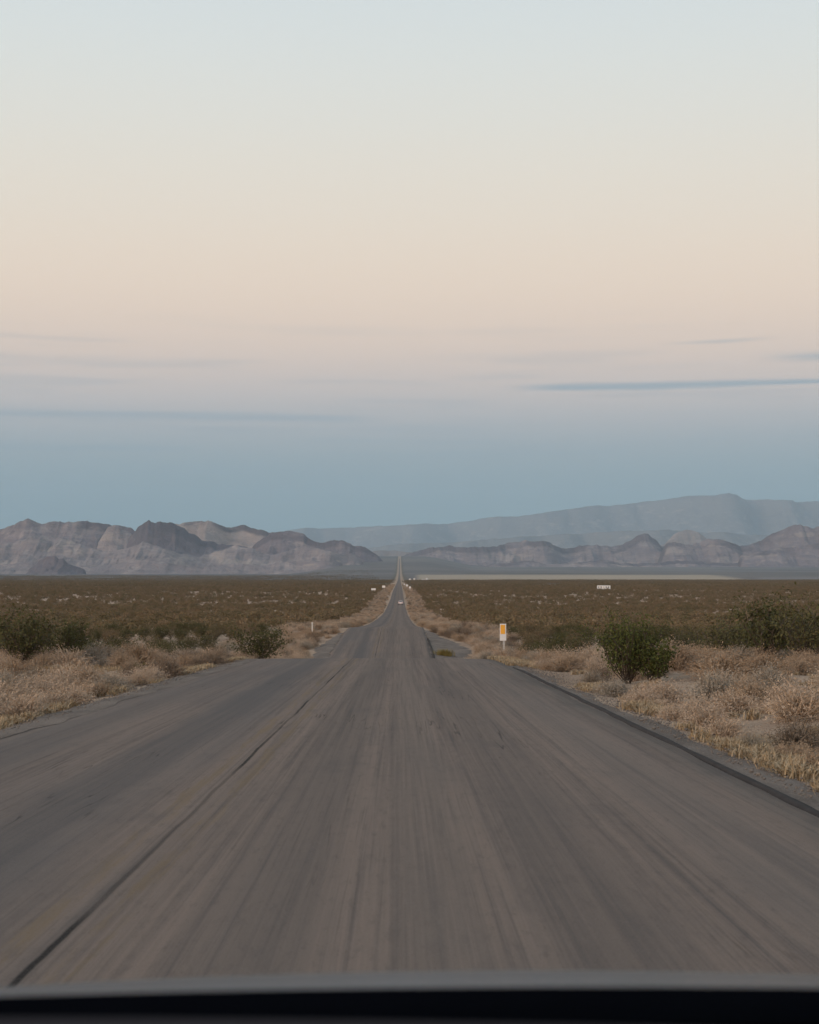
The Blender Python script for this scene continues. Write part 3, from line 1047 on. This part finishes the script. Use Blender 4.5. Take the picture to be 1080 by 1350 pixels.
# creosote on the plain: the nearest as single bushes
pts = []
cell = {}
for k in range(16000):
    y = 44 + 190*rng.uniform()**.75
    x = (rng.uniform(-1, 1))*(14+.42*y)
    side = max(float(edge_l(y))-x, x-float(edge_r(y)))
    mn = 6.0 if y > 66 else 8.5
    if side < mn:
        continue
    s = rng.uniform(.65, 1.15)
    dn = float(fbm(np.array(x/16), np.array(y/22), 55, 3))
    if dn < .36 + (.14 if y < 66 else 0) + (.10 if x < 0 and y < 120 else 0):
        continue
    kx, ky = int(x//2), int(y//2)
    if any((x-a)**2+(y-b)**2 < (.95*(s+c))**2 for i in (-1, 0, 1) for j in (-1, 0, 1) for a, b, c in cell.get((kx+i, ky+j), ())):
        continue
    cell.setdefault((kx, ky), []).append((x, y, s))
    pts.append((x, y, s))
pts = [q for q in pts if not (q[1] < 70 and any(abs(VX+F*q[0]/q[1]-c_) < w_ for c_, w_ in ((338, 55), (55, 70), (232, 40))))]
pts = [q for q in pts if not (q[1] < 62 and VX+F*q[0]/q[1] > 560 and VX+F*q[0]/q[1] < 790)]
vis = sorted([q for q in pts if inview(q[0], q[1], 60)], key=lambda q: q[1])
rest = [q for q in pts if not inview(q[0], q[1], 60)] + vis[280:]
for x, y, s in vis[:280]:
    i = int(rng.integers(0, 4))
    left = x < 0
    size = 'small' if s < .82 else 'medium' if s < .99 else 'large'
    row = 'just behind the verge brush' if y < 75 else 'out on the scrub plain' if y < 110 else 'far out on the scrub plain'
    if math.hypot(x-e2x, y-e2y) < 22 and left:
        row = 'near the thin white post'
    side_ = 'past the oncoming lane' if left else 'on the marker post side'
    lab = f'{size} olive creosote bush {row} {side_}'
    plant('creosote_bush', lab, 'bush', *(CREO_D[i % 3] if rng.uniform() < (.75 if y < 80 else .35) else CREO[i]), x, y, s, rng.uniform(0, 6.28), lab.replace('bush', 'bushes'))
# large bushes that stand out
for px, dd, s, lab in ((1008, 49, 1.55, 'tall spreading creosote bush standing above the verge brush, beside its twin'), (1066, 47, 1.30, 'tall creosote bush crowding its twin behind the verge brush'), (955, 54, 1.15, 'creosote bush leaning in front of the tall twin bushes'), (1040, 53, 1.35, 'tall ragged creosote bush right behind the twin bushes'), (1105, 50, 1.4, 'creosote bush at the outer flank of the tall twin bushes'), (985, 57, 1.3, 'creosote bush tucked behind the leaning one by the twin bushes'), (860, 58, 1.2, 'creosote bush standing right behind the large green bush'), (900, 60, 1.1, 'creosote bush between the large green bush and the twin bushes'), (700, 63, .9, 'low creosote bush just behind the marker post brush'), (745, 61, 1.0, 'dark creosote bush between the marker post and the large green bush'),
                       (30, 49.5, 1.42, 'broad dark creosote bush at the edge of the bare sand'), (86, 52, 1.12, 'rounded creosote bush against the broad one by the bare sand'),
                       (338, 63, 1.3, 'broad dark creosote bush ahead of the white post'), (232, 57, .55, 'small dark creosote bush between sand and broad bushes')):
    i = int(rng.integers(0, 3))
    plant('creosote_bush', lab, 'bush', *(CREO_M[i] if px in (900, 955, 1066) else CREO_D[i]), (px-VX)/F*dd, dd, s, rng.uniform(0, 6.28))
P = np.array(rest)
low_pts = [P]
# on across the plain
def field(y0, y1, n, spread, smin, smax, thr, seed, fx, fy, verge=6.5):
    u_ = rng.uniform(size=n)
    y = np.sqrt(y0**2+(y1**2-y0**2)*u_)
    x = rng.uniform(-1, 1, n)*(20+spread*y)
    side = np.maximum(edge_l(y)-x, x-edge_r(y))
    dn = fbm(x/fx, y/fy, seed, 3) + .16*(fbm(x/(fx*9), y/(fy*7), seed+40, 2)-.5)
    ok = (side > verge) & (dn > thr)
    return np.stack([x[ok], y[ok], rng.uniform(smin, smax, ok.sum())], 1)


scatter('creosote_scrub', LOW, *(lambda Q: (np.stack([Q[:, 0], Q[:, 1], ground_z(Q[:, 0], Q[:, 1])-.05], 1), Q[:, 2], rng.uniform(0, 6.28, len(Q))))(
    np.concatenate([P*np.array([1, 1, .95]), field(232, 620, 15500, .36, .7, 1.3, .46, 61, 6, 13), field(620, 1500, 42000, .34, .75, 1.45, .455, 63, 6, 15, 8)])))
Q = field(1500, 4230, 30000, .33, .8, 1.4, .42, 65, 40, 90, 16)
scatter('distant_scrub', CLUMP, np.stack([Q[:, 0], Q[:, 1], ground_z(Q[:, 0], Q[:, 1])-.1], 1), Q[:, 2], rng.uniform(0, 6.28, len(Q)))
Q = field(4300, 9000, 14000, .33, 1.0, 1.8, .40, 67, 300, 400, 30)
Q = Q[(Q[:, 0]/Q[:, 1] < -.012-.10*rng.uniform(size=len(Q))**1.5)]
scatter('distant_scrub', CLUMP, np.stack([Q[:, 0], Q[:, 1], ground_z(Q[:, 0], Q[:, 1])-.1], 1), Q[:, 2], rng.uniform(0, 6.28, len(Q)))

# ------------------------------------------------------------------ box and loft helpers for made things


def boxes(name, bs, mat, parent=None, bevel=0.0):
    V, Fc = [], []
    for (x0, x1, y0, y1, z0, z1) in bs:
        o = len(V)
        V += [(x0, y0, z0), (x1, y0, z0), (x1, y1, z0), (x0, y1, z0), (x0, y0, z1), (x1, y0, z1), (x1, y1, z1), (x0, y1, z1)]
        Fc += [(o, o+3, o+2, o+1), (o+4, o+5, o+6, o+7), (o, o+1, o+5, o+4), (o+1, o+2, o+6, o+5), (o+2, o+3, o+7, o+6), (o+3, o, o+4, o+7)]
    ob = obj(name, mesh(name, V, Fc, mat), parent)
    if bevel:
        md = ob.modifiers.new('bevel', 'BEVEL')
        md.width = bevel
        md.segments = 2
    return ob


def loft(name, secs, mat, parent=None, smooth=True, close=True):
    """secs: list of closed rings (lists of xyz) of equal length"""
    n = len(secs[0])
    V = [p for s in secs for p in s]
    Fc = []
    for i in range(len(secs)-1):
        for j in range(n):
            k = (j+1) % n
            Fc.append((i*n+j, i*n+k, (i+1)*n+k, (i+1)*n+j))
    if close:
        Fc += [tuple(range(n))[::-1], tuple(range((len(secs)-1)*n, len(secs)*n))]
    return obj(name, mesh(name, V, Fc, mat, smooth), parent)


def empty(name, loc, label, cat, group=None, rz=0.0):
    e = obj(name, None, loc=loc)
    e.rotation_euler = (0, 0, rz)
    e.empty_display_size = .3
    return tag(e, label, cat, group)


M_WHITE = plain('white_paint', (.72, .71, .70), .5, .4, var=.06)
M_WHITE2 = plain('weathered_white', (.55, .53, .50), .6, .3, var=.15)
M_ORANGE = plain('orange_reflector', (.84, .40, .045), .35, .5, var=.08)
M_POST = plain('galvanised_post', (.42, .40, .37), .5, .5, var=.15)
M_GLASS = plain('dark_window_glass', (.02, .022, .026), .08, .6, var=.1)
M_RUBBER = plain('tyre_rubber', (.018, .018, .018), .85, .2, var=.2)
M_RED = plain('red_lamp_lens', (.42, .02, .02), .25, .5, var=.1)
M_ROSE = plain('pearl_white_paint', (.62, .56, .55), .3, .5, var=.05)
M_STEELW = plain('wheel_alloy', (.35, .35, .36), .35, .5, .6)
M_ROOFG = plain('grey_sheet_roof', (.30, .29, .28), .6, .3)

# object marker on its post
mx, my = (663-VX)/F*56, 56.0
mz = float(ground_z(mx, my))
e = empty('marker_post', (mx, my, mz), 'white marker post with an orange reflector panel beside the crest of the road', 'marker post', rz=.06)
boxes('post', [(-.004, .066, -.02, .02, -.2, .74)], M_POST, e, .006)
pn = boxes('panel', [(-.105, .105, -.033, -.021, .68, 1.235)], M_WHITE, e, .004)
boxes('reflector', [(-.082, .066, -.040, -.034, .90, 1.20)], M_ORANGE, pn)
for dx_, dy_, s_, i_ in ((-.05, -.9, .80, 0), (.55, -.6, .85, 2), (-.62, -1.3, .5, 3), (1.15, -.2, .9, 1)):
    o = obj('dry_brush', BRUSH[i_], loc=(mx+dx_, my+dy_, float(ground_z(mx+dx_, my+dy_))-.02))
    o.scale = (s_, s_, s_*1.1)
    tag(o, f'{TINT[i_]} dry brush growing against the marker post', 'brush', f'{TINT[i_]} brush against the marker post')
# thin white post on the other side, past the dip
e2x, e2y = (412-VX)/F*130, 130.0
e = empty('delineator_post', (e2x, e2y, float(ground_z(e2x, e2y))), 'thin white post on the bare dirt past the oncoming lane', 'post')
boxes('post', [(-.05, .05, -.02, .02, -.15, .98)], M_WHITE2, e, .01)
boxes('cap', [(-.055, .055, -.026, .026, .982, 1.04)], M_WHITE, e, .008)


def wheel(parent, x, y, r=.33, w=.22):
    secs = []
    for xx, rr in ((-w/2, r*.72), (-w/2, r*.95), (-w/2+.03, r), (w/2-.03, r), (w/2, r*.95), (w/2, r*.72)):
        secs.append([(xx, rr*math.cos(a), rr*math.sin(a)) for a in np.linspace(0, 2*pi, 24, endpoint=False)])
    t_ = loft('wheel', secs, M_RUBBER, parent)
    t_.location = (x, y, r)
    rim = loft('rim', [[(xx, rr*math.cos(a), rr*math.sin(a)) for a in np.linspace(0, 2*pi, 24, endpoint=False)] for xx, rr in ((-w/2-.004, r*.5), (-w/2-.012, r*.70), (w/2+.012, r*.70), (w/2+.004, r*.5))], M_STEELW, t_)
    return t_


def ring(y, hw, z0, z1, n=20, pw=4.0, cx=0.0):
    """rounded-box section across a body"""
    out = []
    for a in np.linspace(0, 2*pi, n, endpoint=False):
        c, s = math.cos(a), math.sin(a)
        out.append((cx+hw*math.copysign(abs(c)**(2/pw), c), y, (z0+z1)/2+(z1-z0)/2*math.copysign(abs(s)**(2/pw), s)))
    return out


def make_car(name, label, paint, loc, rz=0.0, group=None, tall=1.0):
    """a car seen from behind; rear faces -Y, wheels on the ground"""
    e = empty(name, loc, label, 'car', group, rz)
    loft('body', [ring(-2.2, .70, .42, .78), ring(-2.15, .84, .30, .95*tall), ring(-1.6, .89, .24, 1.0*tall), ring(0, .90, .22, .98*tall), ring(1.2, .89, .24, .95*tall), ring(1.95, .84, .28, .82), ring(2.2, .70, .38, .68)], paint, e)
    cab = loft('cabin', [ring(-2.0, .70, .85, 1.02*tall), ring(-1.55, .68, .85, 1.38*tall), ring(-.9, .66, .85, 1.47*tall), ring(.1, .65, .85, 1.45*tall), ring(.9, .72, .85, 1.0*tall)], paint, e)
    rw = obj('rear_window', mesh('rear_window', [(-.56, -2.01, 1.04*tall), (.56, -2.01, 1.04*tall), (.50, -1.60, 1.34*tall), (-.50, -1.60, 1.34*tall)], [(0, 1, 2, 3)], M_GLASS, False), cab)
    for s in (-1, 1):
        boxes('tail_lamp', [(s*.68-.13, s*.68+.13, -2.22, -2.12, .70, .86)], M_RED, e, .02)
        obj('side_window', mesh('side_window', [(s*.70, -1.45, 1.03*tall), (s*.715, .6, 1.02*tall), (s*.66, .15, 1.36*tall), (s*.675, -1.1, 1.37*tall)], [(0, 1, 2, 3)], M_GLASS, False), cab)
        for yy in (-1.4, 1.35):
            wheel(e, s*.79, yy)
    boxes('bumper', [(-.80, .80, -2.27, -2.14, .36, .55)], paint, e, .04)
    boxes('number_plate', [(-.16, .16, -2.285, -2.272, .58, .70)], M_WHITE, e)
    return e


cy = 640.0
make_car('car', 'pale car driving away down the long straight road', M_ROSE, (.35, cy, float(road_z(cy))+.005))

# far trailer out on the scrub
ty = 1165.0
tx = (796-VX)/F*ty
tz = float(ground_z(tx, ty))
e = empty('travel_trailer', (tx, ty, tz+.15), 'long white travel trailer parked alone out on the scrub plain', 'trailer')
loft('body', [[(xx, y_, z_) for y_, z_ in ((-1.2, .55), (1.2, .55), (1.25, .8), (1.25, 2.75), (1.1, 3.0), (-1.1, 3.0), (-1.25, 2.75), (-1.25, .8))] for xx in (-4.4, -4.25, 4.0, 4.45)], M_WHITE, e, False)
for wx_ in (-3.5, -1.9, 1.6, 3.1):
    boxes('window', [(wx_-.42, wx_+.42, -1.275, -1.252, 1.6, 2.3)], M_GLASS, e)
boxes('door', [(-.45, .2, -1.275, -1.252, .7, 2.45)], M_WHITE2, e)
for wx_ in (-.9, -.1):
    q = wheel(e, 0, 0, .36, .2)
    q.rotation_euler = (0, 0, pi/2)
    q.location = (wx_, -1.12, .30)
boxes('tow_bar', [(4.45, 5.7, -.06, .06, .5, .62)], M_POST, e)


def shed(label, px, y_, w, dpt, h, pitch=.5):
    x_ = (px-VX)/F*y_
    z_ = float(ground_z(x_, y_, True))
    e = empty('white_shed', (x_, y_, z_), label, 'shed')
    boxes('wall', [(-w/2, w/2, -dpt/2, dpt/2, -.6, h)], M_WHITE, e)
    obj('roof', mesh('roof', [(-w/2-.2, -dpt/2-.2, h+.002), (w/2+.2, -dpt/2-.2, h+.002), (w/2+.2, dpt/2+.2, h+.002), (-w/2-.2, dpt/2+.2, h+.002), (-w/2-.2, 0, h+pitch), (w/2+.2, 0, h+pitch)], [(0, 3, 2, 1), (0, 1, 5, 4), (2, 3, 4, 5), (1, 2, 5), (3, 0, 4)], M_ROOFG), e)
    boxes('door', [(-.5, .5, -dpt/2-.03, -dpt/2-.003, 0, 2.1)], M_WHITE2, e)
    boxes('window', [(w*.25-.4, w*.25+.4, -dpt/2-.03, -dpt/2-.003, 1.1, 1.9)], M_GLASS, e)


shed('tiny white shed nearest the far road at the end of the dry lake', 540.5, 3900, 4.5, 4, 4.2)
shed('tiny white shed second from the far road, narrow and tall', 546.3, 3950, 3.5, 4, 5.2)
shed('long low white shed at the rim of the dry lake', 558.3, 4000, 8.5, 5, 3.0)
shed('tall white shed joined to the end of the long low one', 562.8, 3990, 4.5, 5, 5.4)


def roadsign(label, px, y_, w, z0, z1, group=None):
    x_ = (px-VX)/F*y_
    e = empty('road_sign', (x_, y_, float(ground_z(x_, y_))), label, 'sign', group)
    for s in (-1, 1):
        boxes('post', [(s*w*.3-.05, s*w*.3+.05, -.05, .05, -.3, z1-.1)], M_POST, e)
    boxes('panel', [(-w/2, w/2, -.09, -.055, z0, z1)], M_WHITE, e)


roadsign('white board sign low among the scrub past the oncoming verge', 492.5, 1000, 2.6, 2.0, 3.1)
roadsign('white sign beside the oncoming lane verge, closer to the road', 506, 1080, 1.9, 2.6, 3.9)
roadsign('first of three white signs in a row on the far right verge', 540.6, 1085, 1.1, 2.0, 3.3)
roadsign('second of three white signs in a row on the far right verge', 536.6, 1210, 1.3, 2.4, 3.9)
roadsign('last of three white signs in a row on the far right verge', 533.2, 1400, 1.0, 2.4, 3.4)

# ------------------------------------------------------------------ the car the picture is taken from: front end with hood, cowl and dashboard
M_HOOD = plain('grey_car_paint', (.125, .135, .150), .22, .5, .3, var=.04)
M_COWL = plain('black_cowl_plastic', (.0035, .004, .0055), .8, .0, var=.2)  # black plastic, darkened and without gloss: shade of the unbuilt roof put into the colour
M_DASH = plain('soft_dash_vinyl', (.050, .045, .047), .9, .0, var=.15, scale=40)
CX = .12
e = empty('car', (CX, 0, float(road_z(1.2))), 'dark hood, cowl and dashboard of the car on the near lane', 'car')
g0 = EYE - float(road_z(1.2))      # eye above this ground


def sheet(name, prof, hw, crown, mat, thick=.03, tilt=0.0, nx=25):
    """curved panel: profile of (y, z) points swept across, crowned towards the middle"""
    V = []
    n = len(prof)
    for lay in (0, -thick):
        for y_, z_ in prof:
            for s in np.linspace(-1, 1, nx):
                V.append((s*hw, y_-.10*s*s*(1 if name == 'hood' else .5), z_-crown*s*s+lay+tilt*s))
    Fc = [tuple(q) for q in grid_faces(n, nx)] + [tuple(q[::-1]) for q in grid_faces(n, nx)+n*nx]
    for i in range(n-1):
        for c_ in (0, nx-1):
            a = i*nx+c_
            Fc.append((a, a+nx, a+nx+n*nx, a+n*nx))
    for j in range(nx-1):
        for r_ in (0, n-1):
            a = r_*nx+j
            Fc.append((a, a+1, a+1+n*nx, a+n*nx))
    return obj(name, mesh(name, V, Fc, mat, True), e)


def below(px_y, y_):
    return g0 - (px_y-9-HY)/F*y_


hood = sheet('hood', [(1.22, below(1330, 1.22)), (1.35, below(1305, 1.35)), (1.5, below(1287, 1.5)), (1.62, below(1283.5, 1.62)), (1.75, below(1288, 1.75)), (1.95, below(1303, 1.95)), (2.15, below(1345, 2.15)), (2.22, below(1410, 2.22))], .80, .016, M_HOOD)
sheet('cowl', [(1.0, below(1352, 1.0)), (1.06, below(1322, 1.06)), (1.12, below(1306, 1.12)), (1.17, below(1305, 1.17)), (1.20, below(1314, 1.20))], .74, .010, M_COWL, .05)
sheet('dashboard', [(.48, below(1600, .48)), (.56, below(1425, .56)), (.66, below(1372, .66)), (.78, below(1358, .78)), (.88, below(1357, .88)), (.94, below(1366, .94))], .72, .010, M_DASH, .06, tilt=-.021)
loft('front_body', [ring(-.9, .84, .28, .86), ring(.3, .88, .24, .90), ring(1.2, .89, .24, .92), ring(1.9, .87, .26, .86), ring(2.28, .78, .30, .72)], M_HOOD, e)
for s in (-1, 1):
    wheel(e, s*.78, 1.25)
    boxes('headlamp', [(s*.62-.15, s*.62+.15, 2.20, 2.285, .56, .70)], M_GLASS, e, .03)
boxes('grille', [(-.42, .42, 2.22, 2.31, .42, .62)], M_COWL, e, .02)
boxes('steering_column', [(-.45, -.30, .30, .60, .62, .80)], M_DASH, e, .03)

# ------------------------------------------------------------------ haze: even pale air round everything
hz = boxes('haze', [(-66000, 66000, -5000, 68000, -120, 3400)], None)
hz.data.materials.clear()
hm = bpy.data.materials.new('pale_air')
hm.use_nodes = True
ht = hm.node_tree
for n_ in list(ht.nodes):
    if n_.type != 'OUTPUT_MATERIAL':
        ht.nodes.remove(n_)
vol = ht.nodes.new('ShaderNodeVolumePrincipled')
vol.inputs['Color'].default_value = (.60, .80, .95, 1)
vol.inputs['Density'].default_value = 2.3e-5
vol.inputs['Anisotropy'].default_value = 0.0
ht.links.new(vol.outputs[0], ht.nodes['Material Output'].inputs['Volume'])
hz.data.materials.append(hm)
tag(hz, kind='stuff')
